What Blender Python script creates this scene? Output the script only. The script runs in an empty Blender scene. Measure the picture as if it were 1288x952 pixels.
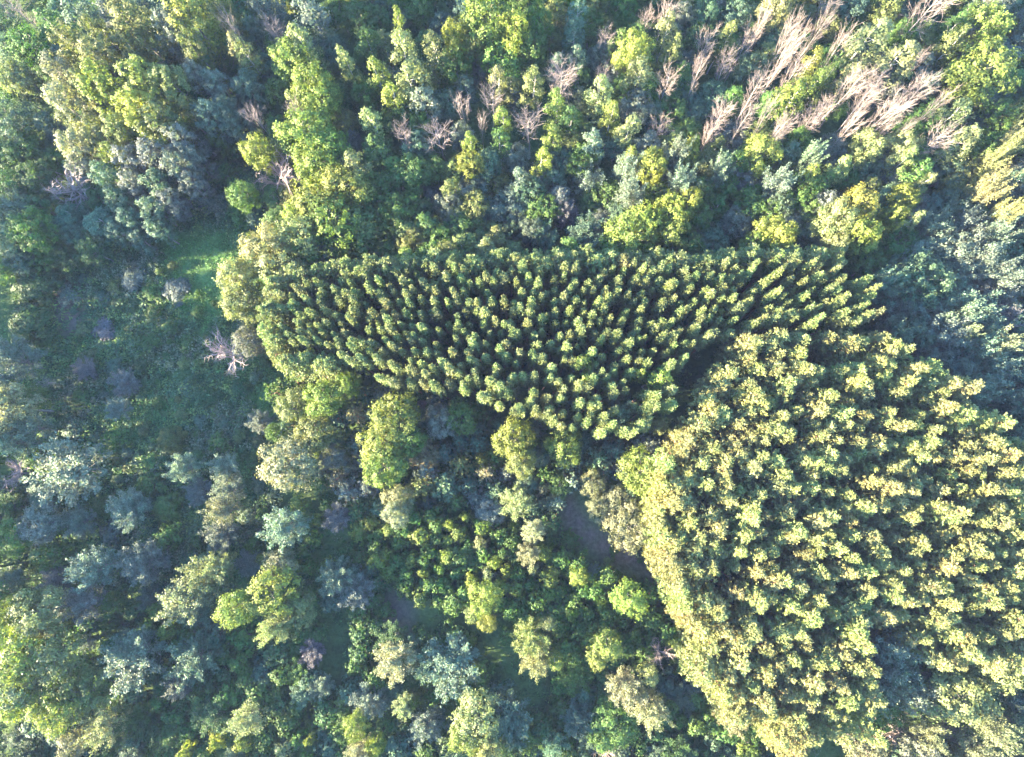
import bpy, math, random
import numpy as np
from mathutils import Vector, Matrix

SEED = 11
random.seed(SEED)
rng = np.random.default_rng(SEED)
scene = bpy.context.scene
col = scene.collection
PI = math.pi

# ----------------------------------------------------------------- camera
PW, PH = 1288.0, 952.0            # photograph frame
F = 800.0                         # focal length in photograph pixels
CX, CY = 634.5, 476.0             # optical centre
NX, NY = 668.0, 596.0             # point straight below the drone
CAMH = 100.0
cam_d = bpy.data.cameras.new('camera')
cam = bpy.data.objects.new('camera', cam_d)
col.objects.link(cam)
cam_d.sensor_fit = 'HORIZONTAL'
cam_d.sensor_width = 36.0
cam_d.lens = 36.0 * F / PW
cam_d.shift_x = (PW / 2 - CX) / PW
cam_d.clip_start = 0.5
cam_d.clip_end = 3000
down_c = Vector(((NX - CX) / F, -(NY - CY) / F, -1.0)).normalized()
RQ = down_c.rotation_difference(Vector((0, 0, -1)))
RM = np.array(RQ.to_matrix())
cam.rotation_mode = 'QUATERNION'
cam.rotation_quaternion = RQ
cam.location = (0, 0, CAMH)
scene.camera = cam


def unproject(px, py, z):
    d = RM @ np.array([(px - CX) / F, -(py - CY) / F, -1.0])
    t = (z - CAMH) / d[2]
    return d[0] * t, d[1] * t


def project(x, y, z):
    v = RM.T @ np.array([x, y, z - CAMH])
    return CX + F * v[0] / -v[2], CY - F * v[1] / -v[2]


# ----------------------------------------------------------------- materials
def new_mat(name):
    m = bpy.data.materials.new(name)
    m.use_nodes = True
    m.node_tree.nodes.clear()
    return m, m.node_tree.nodes, m.node_tree.links


def foliage_mat(name, source, trans=0.38, vary=0.35):
    m, n, l = new_mat(name)
    out = n.new('ShaderNodeOutputMaterial')
    if source == 'object':
        src = n.new('ShaderNodeObjectInfo'); base = src.outputs['Color']
    else:
        src = n.new('ShaderNodeAttribute'); src.attribute_name = 'tint'; base = src.outputs['Color']
    geo = n.new('ShaderNodeNewGeometry')
    mr = n.new('ShaderNodeMapRange')
    mr.inputs['To Min'].default_value = 1 - vary
    mr.inputs['To Max'].default_value = 1 + vary
    l.new(geo.outputs['Random Per Island'], mr.inputs['Value'])
    hs = n.new('ShaderNodeHueSaturation')
    mh = n.new('ShaderNodeMapRange')
    mh.inputs['To Min'].default_value = 0.485
    mh.inputs['To Max'].default_value = 0.515
    mul = n.new('ShaderNodeMath'); mul.operation = 'MULTIPLY'; mul.inputs[1].default_value = 7.31
    fr = n.new('ShaderNodeMath'); fr.operation = 'FRACT'
    l.new(geo.outputs['Random Per Island'], mul.inputs[0])
    l.new(mul.outputs[0], fr.inputs[0])
    l.new(fr.outputs[0], mh.inputs['Value'])
    l.new(mh.outputs[0], hs.inputs['Hue'])
    l.new(mr.outputs[0], hs.inputs['Value'])
    tco = n.new('ShaderNodeTexCoord'); nzc = n.new('ShaderNodeTexNoise')
    nzc.inputs['Scale'].default_value = .45; nzc.inputs['Detail'].default_value = 3
    l.new(tco.outputs['Object'], nzc.inputs['Vector'])
    dr = n.new('ShaderNodeValToRGB')
    dr.color_ramp.elements[0].position = .33; dr.color_ramp.elements[0].color = (.76, .86, .84, 1)
    dr.color_ramp.elements[1].position = .67; dr.color_ramp.elements[1].color = (1.20, 1.13, 1.12, 1)
    l.new(nzc.outputs['Fac'], dr.inputs[0])
    dm = n.new('ShaderNodeMix'); dm.data_type = 'RGBA'; dm.blend_type = 'MULTIPLY'; dm.inputs[0].default_value = 1.0
    l.new(base, dm.inputs[6]); l.new(dr.outputs[0], dm.inputs[7])
    l.new(dm.outputs[2], hs.inputs['Color'])
    bs = n.new('ShaderNodeBsdfPrincipled')
    bs.inputs['Roughness'].default_value = 0.62
    bs.inputs['Specular IOR Level'].default_value = 0.28
    l.new(hs.outputs[0], bs.inputs['Base Color'])
    tr = n.new('ShaderNodeBsdfTranslucent')
    tint = n.new('ShaderNodeMix'); tint.data_type = 'RGBA'; tint.blend_type = 'MULTIPLY'
    tint.inputs[0].default_value = 1.0
    tint.inputs[7].default_value = (1.12, 1.2, 0.62, 1)
    l.new(hs.outputs[0], tint.inputs[6])
    l.new(tint.outputs[2], tr.inputs['Color'])
    mx = n.new('ShaderNodeMixShader'); mx.inputs[0].default_value = trans
    l.new(bs.outputs[0], mx.inputs[1]); l.new(tr.outputs[0], mx.inputs[2])
    l.new(mx.outputs[0], out.inputs['Surface'])
    return m


def bark_mat(name, c1, c2, scale=3.0):
    m, n, l = new_mat(name)
    out = n.new('ShaderNodeOutputMaterial')
    tc = n.new('ShaderNodeTexCoord')
    mp = n.new('ShaderNodeMapping'); mp.inputs['Scale'].default_value = (scale, scale, scale * 0.3)
    nz = n.new('ShaderNodeTexNoise'); nz.inputs['Scale'].default_value = 2.0; nz.inputs['Detail'].default_value = 5
    cr = n.new('ShaderNodeValToRGB')
    cr.color_ramp.elements[0].position = 0.32; cr.color_ramp.elements[0].color = (*c1, 1)
    cr.color_ramp.elements[1].position = 0.68; cr.color_ramp.elements[1].color = (*c2, 1)
    bs = n.new('ShaderNodeBsdfPrincipled'); bs.inputs['Roughness'].default_value = 0.85
    bs.inputs['Specular IOR Level'].default_value = 0.2
    l.new(tc.outputs['Object'], mp.inputs['Vector']); l.new(mp.outputs[0], nz.inputs['Vector'])
    l.new(nz.outputs['Fac'], cr.inputs[0]); l.new(cr.outputs[0], bs.inputs['Base Color'])
    l.new(bs.outputs[0], out.inputs['Surface'])
    return m


M_LEAF = foliage_mat('leaf_foliage', 'object')
M_NEEDLE = foliage_mat('needle_foliage', 'object', trans=0.32, vary=0.3)
M_STUFF = foliage_mat('mixed_foliage', 'attribute')
M_BARK = bark_mat('grey_bark', (0.10, 0.085, 0.07), (0.26, 0.23, 0.20))
M_PALE = bark_mat('pale_bark', (0.28, 0.25, 0.22), (0.50, 0.46, 0.42))
M_PINEBARK = bark_mat('red_pine_bark', (0.14, 0.07, 0.045), (0.32, 0.17, 0.11))
M_DEAD = bark_mat('dead_wood', (0.13, 0.105, 0.098), (0.27, 0.215, 0.20), 6)
M_DEADTRUNK = bark_mat('dead_trunk', (0.15, 0.13, 0.12), (0.32, 0.29, 0.27), 6)
M_SNAG = bark_mat('bleached_wood', (0.20, 0.155, 0.145), (0.37, 0.29, 0.27), 6)


# ----------------------------------------------------------------- mesh helpers
def unit(v):
    return v / np.maximum(np.linalg.norm(v, axis=-1, keepdims=True), 1e-9)


def rdir(n):
    return unit(rng.normal(size=(n, 3)))


def cards(P, N, size, aspect=0.62, axis=None):
    """leaf clumps: one pointed four-cornered blade each; returns (n,4,3)"""
    n = len(P)
    N = unit(N)
    if axis is None:
        axis = rdir(n)
    U = unit(axis - N * np.sum(axis * N, axis=1, keepdims=True))
    V = np.cross(N, U)
    s = np.asarray(size).reshape(-1, 1) * np.ones((n, 1))
    q = np.stack([P - U * s * 0.5, P + V * s * 0.5 * aspect - U * s * 0.05,
                  P + U * s * 0.5 + N * s * 0.08, P - V * s * 0.5 * aspect - U * s * 0.05], axis=1)
    return q


def mesh_from_quads(name, Q, mat, smooth=False, tint=None):
    Q = np.ascontiguousarray(Q, dtype=np.float32)
    n = len(Q)
    me = bpy.data.meshes.new(name)
    me.vertices.add(n * 4); me.loops.add(n * 4); me.polygons.add(n)
    me.vertices.foreach_set('co', Q.reshape(-1))
    me.loops.foreach_set('vertex_index', np.arange(n * 4, dtype=np.int32))
    me.polygons.foreach_set('loop_start', np.arange(0, n * 4, 4, dtype=np.int32))
    try:
        me.polygons.foreach_set('loop_total', np.full(n, 4, dtype=np.int32))
    except Exception:
        pass
    if tint is not None:
        a = me.attributes.new('tint', 'FLOAT_COLOR', 'FACE')
        c = np.ones((n, 4), dtype=np.float32); c[:, :3] = tint
        a.data.foreach_set('color', c.reshape(-1))
    me.materials.append(mat)
    me.update(calc_edges=True)
    return me


def tubes(segs, sides=4):
    """segs: (p0,p1,r0,r1) -> quads of open tapered tubes"""
    out = []
    if not segs:
        return np.zeros((0, 4, 3))
    A = np.array([s[0] for s in segs], float); B = np.array([s[1] for s in segs], float)
    R0 = np.array([s[2] for s in segs]).reshape(-1, 1); R1 = np.array([s[3] for s in segs]).reshape(-1, 1)
    D = unit(B - A)
    ref = np.where(np.abs(D[:, 2:3]) > 0.9, np.array([[1.0, 0, 0]]), np.array([[0, 0, 1.0]]))
    U = unit(np.cross(D, ref)); V = np.cross(D, U)
    for k in range(sides):
        a0 = 2 * PI * k / sides; a1 = 2 * PI * (k + 1) / sides
        d0 = U * math.cos(a0) + V * math.sin(a0); d1 = U * math.cos(a1) + V * math.sin(a1)
        out.append(np.stack([A + d0 * R0, A + d1 * R0, B + d1 * R1, B + d0 * R1], axis=1))
    return np.concatenate(out)


def trunk_segs(h, r, bend=0.25, n=6):
    segs = []
    p = np.array([0, 0, -0.2]); x = y = 0.0
    for i in range(n):
        x += random.uniform(-1, 1) * bend / n * 2; y += random.uniform(-1, 1) * bend / n * 2
        q = np.array([x, y, h * (i + 1) / n])
        segs.append((p, q, r * (1 - 0.85 * i / n), r * (1 - 0.85 * (i + 1) / n)))
        p = q
    return segs


def at_height(segs, z):
    for a, b, r0, r1 in segs:
        if b[2] >= z:
            t = (z - a[2]) / (b[2] - a[2]); return a + (b - a) * t, r0 + (r1 - r0) * t
    return segs[-1][1], segs[-1][3]


def lobed(centres, radii, stretch, per_area, leaf, sub=16, jit=0.34, upb=0.25):
    """foliage hung on lobes, every lobe built from smaller tufts"""
    Ps, Ns = [], []
    C = np.array(centres); Rr = np.array(radii)
    mid = C.mean(axis=0)
    for c, r in zip(C, Rr):
        n = max(20, int(per_area * r * r))
        tuft = rdir(sub); tuft[:, 2] += 0.15; tuft = unit(tuft)
        out = unit((c - mid) * np.array([1, 1, 0.7]) + 1e-6)
        k = rng.integers(0, sub, n)
        d = tuft[k] * 0.78 + rng.normal(size=(n, 3)) * jit * 0.62 + out * 0.18
        pos = c + d * r * stretch * rng.uniform(0.72, 1.05, (n, 1))
        nr = unit(d) * 1.0 + rng.normal(size=(n, 3)) * 0.34 + np.array([0, 0, upb])
        # drop leaves buried deep inside neighbouring lobes
        dist = np.linalg.norm((pos[:, None, :] - C[None]) / stretch, axis=2) / Rr[None]
        keep = (dist < 0.55).sum(axis=1) == 0
        Ps.append(pos[keep]); Ns.append(nr[keep])
    P = np.concatenate(Ps); N = np.concatenate(Ns)
    s = rng.uniform(0.7, 1.3, len(P)) * leaf
    return cards(P, N, s)


# --- each maker returns (crown quads, trunk quads, nominal height, nominal diameter)
def mk_broad(seed, H=13.0, D=7.0, base=0.34, nl=24, leaf=0.31):
    R = D / 2; zc = H * (1 + base) / 2; hz = H * (1 - base) / 2
    C, Rr = [], []
    for i in range(nl):
        u = random.random(); th = i * 2.399 + random.uniform(-.4, .4); zz = 1 - 1.75 * (i + .5) / nl
        rr = math.sqrt(max(0, 1 - zz * zz)); k = random.uniform(0.58, 0.84)
        C.append((R * k * rr * math.cos(th), R * k * rr * math.sin(th), zc + hz * 0.74 * zz * random.uniform(.8, 1.05)))
        Rr.append(R * random.uniform(0.27, 0.43))
    C.append((0, 0, zc)); Rr.append(R * 0.5)
    Q = lobed(C, Rr, np.array([1, 1, 0.92]), 215, leaf)
    ts = trunk_segs(H * 0.82, 0.017 * H, 0.5)
    for c, r in zip(C[:14], Rr):
        p, r0 = at_height(ts, max(H * 0.25, c[2] - 0.6 * math.hypot(c[0], c[1]) - 0.8))
        m = (np.array(p) + np.array(c)) / 2 + np.array([0, 0, 0.25])
        ts = ts + [(p, m, r0 * 0.5, r0 * 0.35), (m, np.array(c), r0 * 0.35, 0.03)]
    return Q, tubes(ts, 5), H, D


def mk_narrow(seed, H=15.0, D=4.2, leaf=0.28):
    R = D / 2; C, Rr = [], []
    nl = 17; z0 = H * 0.36
    for i in range(nl):
        t = (i + .5) / nl; z = z0 + (H - z0 - 0.5) * t
        prof = math.sin(PI * (0.18 + 0.80 * t)) ** 0.8
        k = random.uniform(.40, .66) * prof * R; th = i * 2.399 + random.uniform(-.5, .5)
        C.append((k * math.cos(th), k * math.sin(th), z)); Rr.append(R * random.uniform(0.34, 0.52) * (0.5 + .5 * prof))
    C.append((0, 0, H - 0.6)); Rr.append(R * 0.3)
    Q = lobed(C, Rr, np.array([1, 1, 1.25]), 270, leaf, sub=12, jit=.38)
    ts = trunk_segs(H * 0.93, 0.011 * H, 0.5)
    for c in C[::2]:
        p, r0 = at_height(ts, c[2] - 0.9)
        ts = ts + [(p, np.array(c), r0 * 0.4, 0.025)]
    return Q, tubes(ts, 5), H, D


def mk_poplar(seed, H=16.0, D=5.6, leaf=0.29):
    R = D / 2; C, Rr = [], []
    nl = 26; z0 = H * 0.3
    for i in range(nl):
        t = (i + .5) / nl; z = z0 + (H - z0 - 0.9) * t
        prof = math.sin(PI * (0.22 + 0.70 * t)) ** 0.6
        k = random.uniform(.55, .82) * prof * R; th = i * 2.399 + random.uniform(-.5, .5)
        C.append((k * math.cos(th), k * math.sin(th), z)); Rr.append(R * random.uniform(0.24, 0.38))
    C += [(0, 0, H - 1.0), (0, 0, H * .7)]; Rr += [R * 0.32, R * .5]
    Q = lobed(C, Rr, np.array([0.9, 0.9, 1.5]), 320, leaf, sub=12, jit=.36, upb=.35)
    ts = trunk_segs(H * 0.9, 0.013 * H, 0.4)
    for c in C[::2]:
        p, r0 = at_height(ts, c[2] - 1.4)
        ts = ts + [(p, np.array(c), r0 * 0.4, 0.025)]
    return Q, tubes(ts, 5), H, D


def mk_feather(seed, H=10.0, D=7.0, leaf=0.31):
    """open, feathery crown of leafy sprays reaching up and outwards"""
    R = D / 2; ts = trunk_segs(H * 0.6, 0.016 * H, 0.6)
    Ps, Ns, Ax = [], [], []
    nb = 46
    for i in range(nb):
        t = (i + .5) / nb
        el = math.radians(8 + 80 * t ** 0.9 + random.uniform(-9, 9)); th = i * 2.399 + random.uniform(-.4, .4)
        d = np.array([math.cos(el) * math.cos(th), math.cos(el) * math.sin(th), math.sin(el)])
        o, r0 = at_height(ts, H * random.uniform(0.24, 0.5))
        L = min(R / max(math.cos(el), 0.15), (H - o[2]) / max(math.sin(el), .2)) * random.uniform(0.78, 1.05)
        tip = o + d * L
        ts = ts + [(o, tip, r0 * 0.38, 0.02)] if False else ts
        ts.append((o, o + d * L * .9, 0.06, 0.02))
        n = int(88 * L / R * 0.9) + 20
        u = rng.uniform(0.38, 1.0, n) ** 0.8
        w = 0.17 * R * (1.15 - u) ** 0.5 * 1.3
        off = rng.normal(size=(n, 3)) * w[:, None] * 0.62
        Ps.append(o + d * (u * L)[:, None] + off)
        Ns.append(rng.normal(size=(n, 3)) * 0.6 + np.array([0, 0, 0.8]) + d * 0.3)
        Ax.append(d + rng.normal(size=(n, 3)) * 0.45)
    P = np.concatenate(Ps); P[:, 2] = np.maximum(P[:, 2], 0.3)
    Q = cards(P, np.concatenate(Ns), rng.uniform(.7, 1.3, len(P)) * leaf, 0.5, np.concatenate(Ax))
    return Q, tubes(ts, 4), H, D


def mk_bush(seed, H=3.6, D=4.0, leaf=0.29, nl=14, tight=False):
    R = D / 2; C, Rr = [], []
    for i in range(nl):
        t = (i + .5) / nl; el = math.radians(8 + 78 * t); th = i * 2.399 + random.uniform(-.5, .5)
        k = random.uniform(.62, .74) if tight else random.uniform(.5, .82)
        C.append((R * k * math.cos(el) * math.cos(th), R * k * math.cos(el) * math.sin(th), H * (0.22 + 0.56 * math.sin(el) * (1 if tight else random.uniform(.75, 1.1)))))
        Rr.append(R * (0.34 if tight else random.uniform(0.26, 0.42)))
    C.append((0, 0, H * .42)); Rr.append(R * .6)
    Q = lobed(C, Rr, np.array([1, 1, 0.8]), 230 if not tight else 300, leaf, sub=14, jit=.34, upb=.5)
    ts = []
    for i in range(6):
        th = i * 1.05 + random.uniform(-.3, .3)
        m = np.array([R * .25 * math.cos(th), R * .25 * math.sin(th), H * .4])
        e = np.array([R * .6 * math.cos(th), R * .6 * math.sin(th), H * random.uniform(.55, .75)])
        ts += [(np.array([0.1 * math.cos(th), .1 * math.sin(th), -0.1]), m, 0.06, 0.04), (m, e, 0.04, 0.015)]
    Q[:, :, 2] = np.maximum(Q[:, :, 2], 0.03 + 0.02 * rng.random((len(Q), 1)))
    return Q, tubes(ts, 4), H, D


def mk_pine(seed, H=15.0, D=2.6, clen=6.5, leaf=0.30, whorls=11, nb=6, dens=1.0, cone=1.35, spike=1.0, asp=.55):
    """whorled conifer: every branch ends in upturned needle tufts"""
    R = D / 2; ts = trunk_segs(H * 0.985, 0.0085 * H + 0.02, 0.25)
    Ps, Ns, Ax = [], [], []
    for w in range(whorls):
        t = w / (whorls - 1.0)                      # 0 at the top
        z = H - 0.35 - clen * t
        r = R * (0.15 + 0.95 * min(1, t * cone) ** 0.85) * (1 - 0.30 * max(0, t - .6) / .4)
        k = 3 if w == 0 else (5 if w < 3 else nb)
        a0 = random.uniform(0, 6.28)
        for b in range(k):
            th = a0 + 2 * PI * b / k + random.uniform(-.3, .3)
            rr = r * random.uniform(.7, 1.15)
            o, _ = at_height(ts, max(0.3, z - 0.25 * rr))
            e = np.array([o[0] + rr * math.cos(th), o[1] + rr * math.sin(th), z + 0.28 * rr + random.uniform(-.15, .15)])
            if w > 1:
                ts.append((o, e, 0.035, 0.012))
            dirv = unit(e - o)
            for f, sc in ((1.0, 1.0), (0.66, .95), (0.36, .7)):
                if f < .4 and w < 3:
                    continue
                c = o + (e - o) * f + np.array([0, 0, 0.1])
                n = int((9 if f == 1.0 else 8) * dens)
                d = rdir(n) * 0.75 + np.array([0, 0, 0.55]) + dirv * 0.35
                d = unit(d)
                L = leaf * rng.uniform(.75, 1.45, n) * sc * spike
                Ps.append(c + d * (L * .5)[:, None] + rng.normal(size=(n, 3)) * 0.07)
                Ax.append(d); Ns.append(rng.normal(size=(n, 3)) + np.array([0, 0, 1.0]))
    n = int(16 * dens); d = unit(rdir(n) * .55 + np.array([0, 0, 0.9]))
    Ps.append(np.array(ts[5][1]) + d * 0.22 + rng.normal(size=(n, 3)) * .08); Ax.append(d); Ns.append(rng.normal(size=(n, 3)) + np.array([0, 0, .5]))
    P = np.concatenate(Ps)
    Q = cards(P, np.concatenate(Ns), leaf * spike * rng.uniform(.85, 1.35, len(P)), asp, np.concatenate(Ax))
    return Q, tubes(ts, 4), H, D


def mk_dead(seed, H=15.0, D=3.2):
    """leafless tree, branches sweeping upward like a brush; returns (branches, trunk)"""
    ts = trunk_segs(H * 0.97, 0.0075 * H + .03, 0.5, 8); br = []
    npb = random.choice((13, 17, 21))
    for i in range(npb):
        t = i / (npb - 1.0); z = H * (0.36 + 0.57 * t ** .8)
        o, r0 = at_height(ts, z); th = i * 2.399 + random.uniform(-.5, .5)
        L = (H - z) * random.uniform(.55, .8) + 1.0; spread = D / 2 * random.uniform(.6, 1.1)
        m = o + np.array([spread * .6 * math.cos(th), spread * .6 * math.sin(th), L * .38])
        e = o + np.array([spread * math.cos(th), spread * math.sin(th), L])
        br += [(o, m, max(.026, r0 * .3), .022), (m, e, .022, .010)]
        for j in range(8):
            s = random.uniform(.15, 1.0)
            b = o + (m - o) * s / .5 if s < .5 else m + (e - m) * (s - .5) / .5
            dv = unit(np.array([math.cos(th) * .5, math.sin(th) * .5, 1.5]) + rng.normal(size=3) * .55)
            l2 = random.uniform(.7, 1.7); c = b + dv * l2
            br.append((b, c, .014, .009))
            for k in range(3):
                q = b + (c - b) * random.uniform(.25, 1); dv2 = unit(dv + rng.normal(size=3) * .45 + np.array([0, 0, .2]))
                br.append((q, q + dv2 * random.uniform(.4, .95), .010, .006))
    return tubes(br, 3), tubes(ts, 5), H, D


def mk_snag(seed, H=9.0, D=9.0):
    """broad bare tree with wide crooked boughs"""
    ts = trunk_segs(H * 0.45, 0.28, 0.5, 4); br = []
    top = ts[-1][1]

    def grow(o, d, L, r, depth):
        p = o; n = 3
        for i in range(n):
            d = unit(d + rng.normal(size=3) * 0.22 + np.array([0, 0, .05]))
            q = p + d * L / n
            br.append((p, q, r * (1 - .25 * i), r * (1 - .25 * (i + 1))))
            if depth > 0:
                for k in range(2 if depth > 1 else 3):
                    grow(q if k else p + (q - p) * .5, unit(d + rng.normal(size=3) * 0.62), L * random.uniform(.42, .62), r * (.5 - .05 * i), depth - 1)
            p = q
    for i in range(9):
        th = i * 2.399 + random.uniform(-.3, .3); el = math.radians(random.uniform(12, 62))
        o = at_height(ts, H * random.uniform(.22, .45))[0]
        grow(np.array(o), np.array([math.cos(el) * math.cos(th), math.cos(el) * math.sin(th), math.sin(el)]), D / 2 * random.uniform(.75, 1.0) * .82, .15, 2)
    return tubes(br, 3), tubes(ts, 6), H, D


KINDS = {}


def register(kind, maker, count, crown_mat, bark, crown_name='crown', **kw):
    out = []
    for i in range(count):
        Q, T, H, D = maker(i, **kw)
        out.append((mesh_from_quads(kind + '_' + crown_name, Q, crown_mat), mesh_from_quads(kind + '_trunk', T, bark), Q, T))
    KINDS[kind] = dict(v=out, H=H, D=D, crown=crown_name)


register('broad', mk_broad, 6, M_LEAF, M_BARK)
register('narrow', mk_narrow, 6, M_LEAF, M_PALE)
register('poplar', mk_poplar, 5, M_LEAF, M_BARK)
register('feather', mk_feather, 5, M_LEAF, M_BARK)
register('bush', mk_bush, 6, M_LEAF, M_BARK, crown_name='foliage')
register('dome', mk_bush, 3, M_LEAF, M_BARK, crown_name='foliage', H=4.2, D=6.0, leaf=0.26, nl=26, tight=True)
register('youngpine', mk_pine, 4, M_NEEDLE, M_PINEBARK, H=7.0, D=4.0, clen=5.6, leaf=0.36, whorls=9, nb=7, dens=1.3, cone=1.6)
register('pine', mk_pine, 8, M_NEEDLE, M_PINEBARK, H=14.0, D=1.62, clen=7.0, leaf=.225, dens=1.2, nb=5, cone=.95, spike=1.5, asp=.34)
register('bigpine', mk_pine, 9, M_NEEDLE, M_PINEBARK, H=15.0, D=2.75, clen=8.5, leaf=0.26, whorls=13, nb=6, dens=1.7, cone=1.8, spike=1.25, asp=.42)
register('edgepine', mk_pine, 4, M_NEEDLE, M_PINEBARK, H=14.0, D=3.2, clen=12.0, leaf=0.26, whorls=20, nb=7, dens=1.6, cone=3.0, spike=1.2, asp=.42)
register('dead', mk_dead, 6, M_DEAD, M_DEADTRUNK, crown_name='branches')
KINDS['dead']['D'] = 4.0
register('snag', mk_snag, 4, M_SNAG, M_SNAG, crown_name='branches')

# crown centre as a fraction of the height
CF = dict(broad=.68, narrow=.74, poplar=.70, feather=.60, bush=.5, dome=.5, youngpine=.7, pine=.9, bigpine=.88, edgepine=.85, dead=.78, snag=.5)
NAME = dict(broad='broadleaf_tree', narrow='aspen_tree', poplar='poplar_tree', feather='willow_tree', bush='shrub', dome='shrub',
            youngpine='young_conifer', pine='conifer_tree', bigpine='pine_tree', dead='bare_tree', snag='bare_tree')
NOUN = dict(broad='spreading tree', narrow='slender tree', poplar='fluffy upright tree', feather='feathery tree', bush='bush', dome='domed bush',
            youngpine='young conifer', pine='pine', bigpine='pine', dead='leafless brushy tree', snag='bare spreading tree')
CAT = dict(bush='shrub', dome='shrub', youngpine='conifer', pine='pine tree', bigpine='pine tree', dead='bare tree', snag='bare tree')

# foliage base colours
COL = dict(
    lime=((0.130, 0.168, 0.036), 'lime green'), yellow=((0.165, 0.188, 0.038), 'yellow-green'), pale=((0.17, 0.185, 0.075), 'pale green'),
    olive=((0.122, 0.140, 0.046), 'olive green'), green=((0.074, 0.128, 0.032), 'mid-green'), dark=((0.054, 0.102, 0.034), 'dark green'),
    bgreen=((0.086, 0.132, 0.082), 'blue-green'), silver=((0.118, 0.155, 0.112), 'silvery green'), grey=((0.120, 0.138, 0.108), 'grey-green'),
    tan=((0.172, 0.176, 0.096), 'fawn green'), purple=((0.125, 0.118, 0.115), 'dull mauve'), brown=((0.14, 0.125, 0.06), 'brownish green'),
    deadpink=((.5, .4, .36), 'pinkish grey'), deadgrey=((.5, .45, .43), 'pale grey'))

TREES = []     # dicts of every single tree


def add(px, py, dpx, kind, h, c, lm=None, label=None):
    k = KINDS[kind]
    zc = h * CF[kind]
    x, y = unproject(px, py, zc)
    d = dpx * (CAMH - zc) / F
    TREES.append(dict(px=px, py=py, d=d, dpx=dpx, kind=kind, h=h, c=c, x=x, y=y, lm=lm, label=label))


K3 = 2.975


def tile(x0, y0, rows):
    for r in rows:
        zx, zy, dz, kind, h, c = r[:6]
        add(x0 + zx / K3, y0 + zy / K3, dz / K3, kind, h, c, *(r[6:] if len(r) > 6 else ()))


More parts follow.
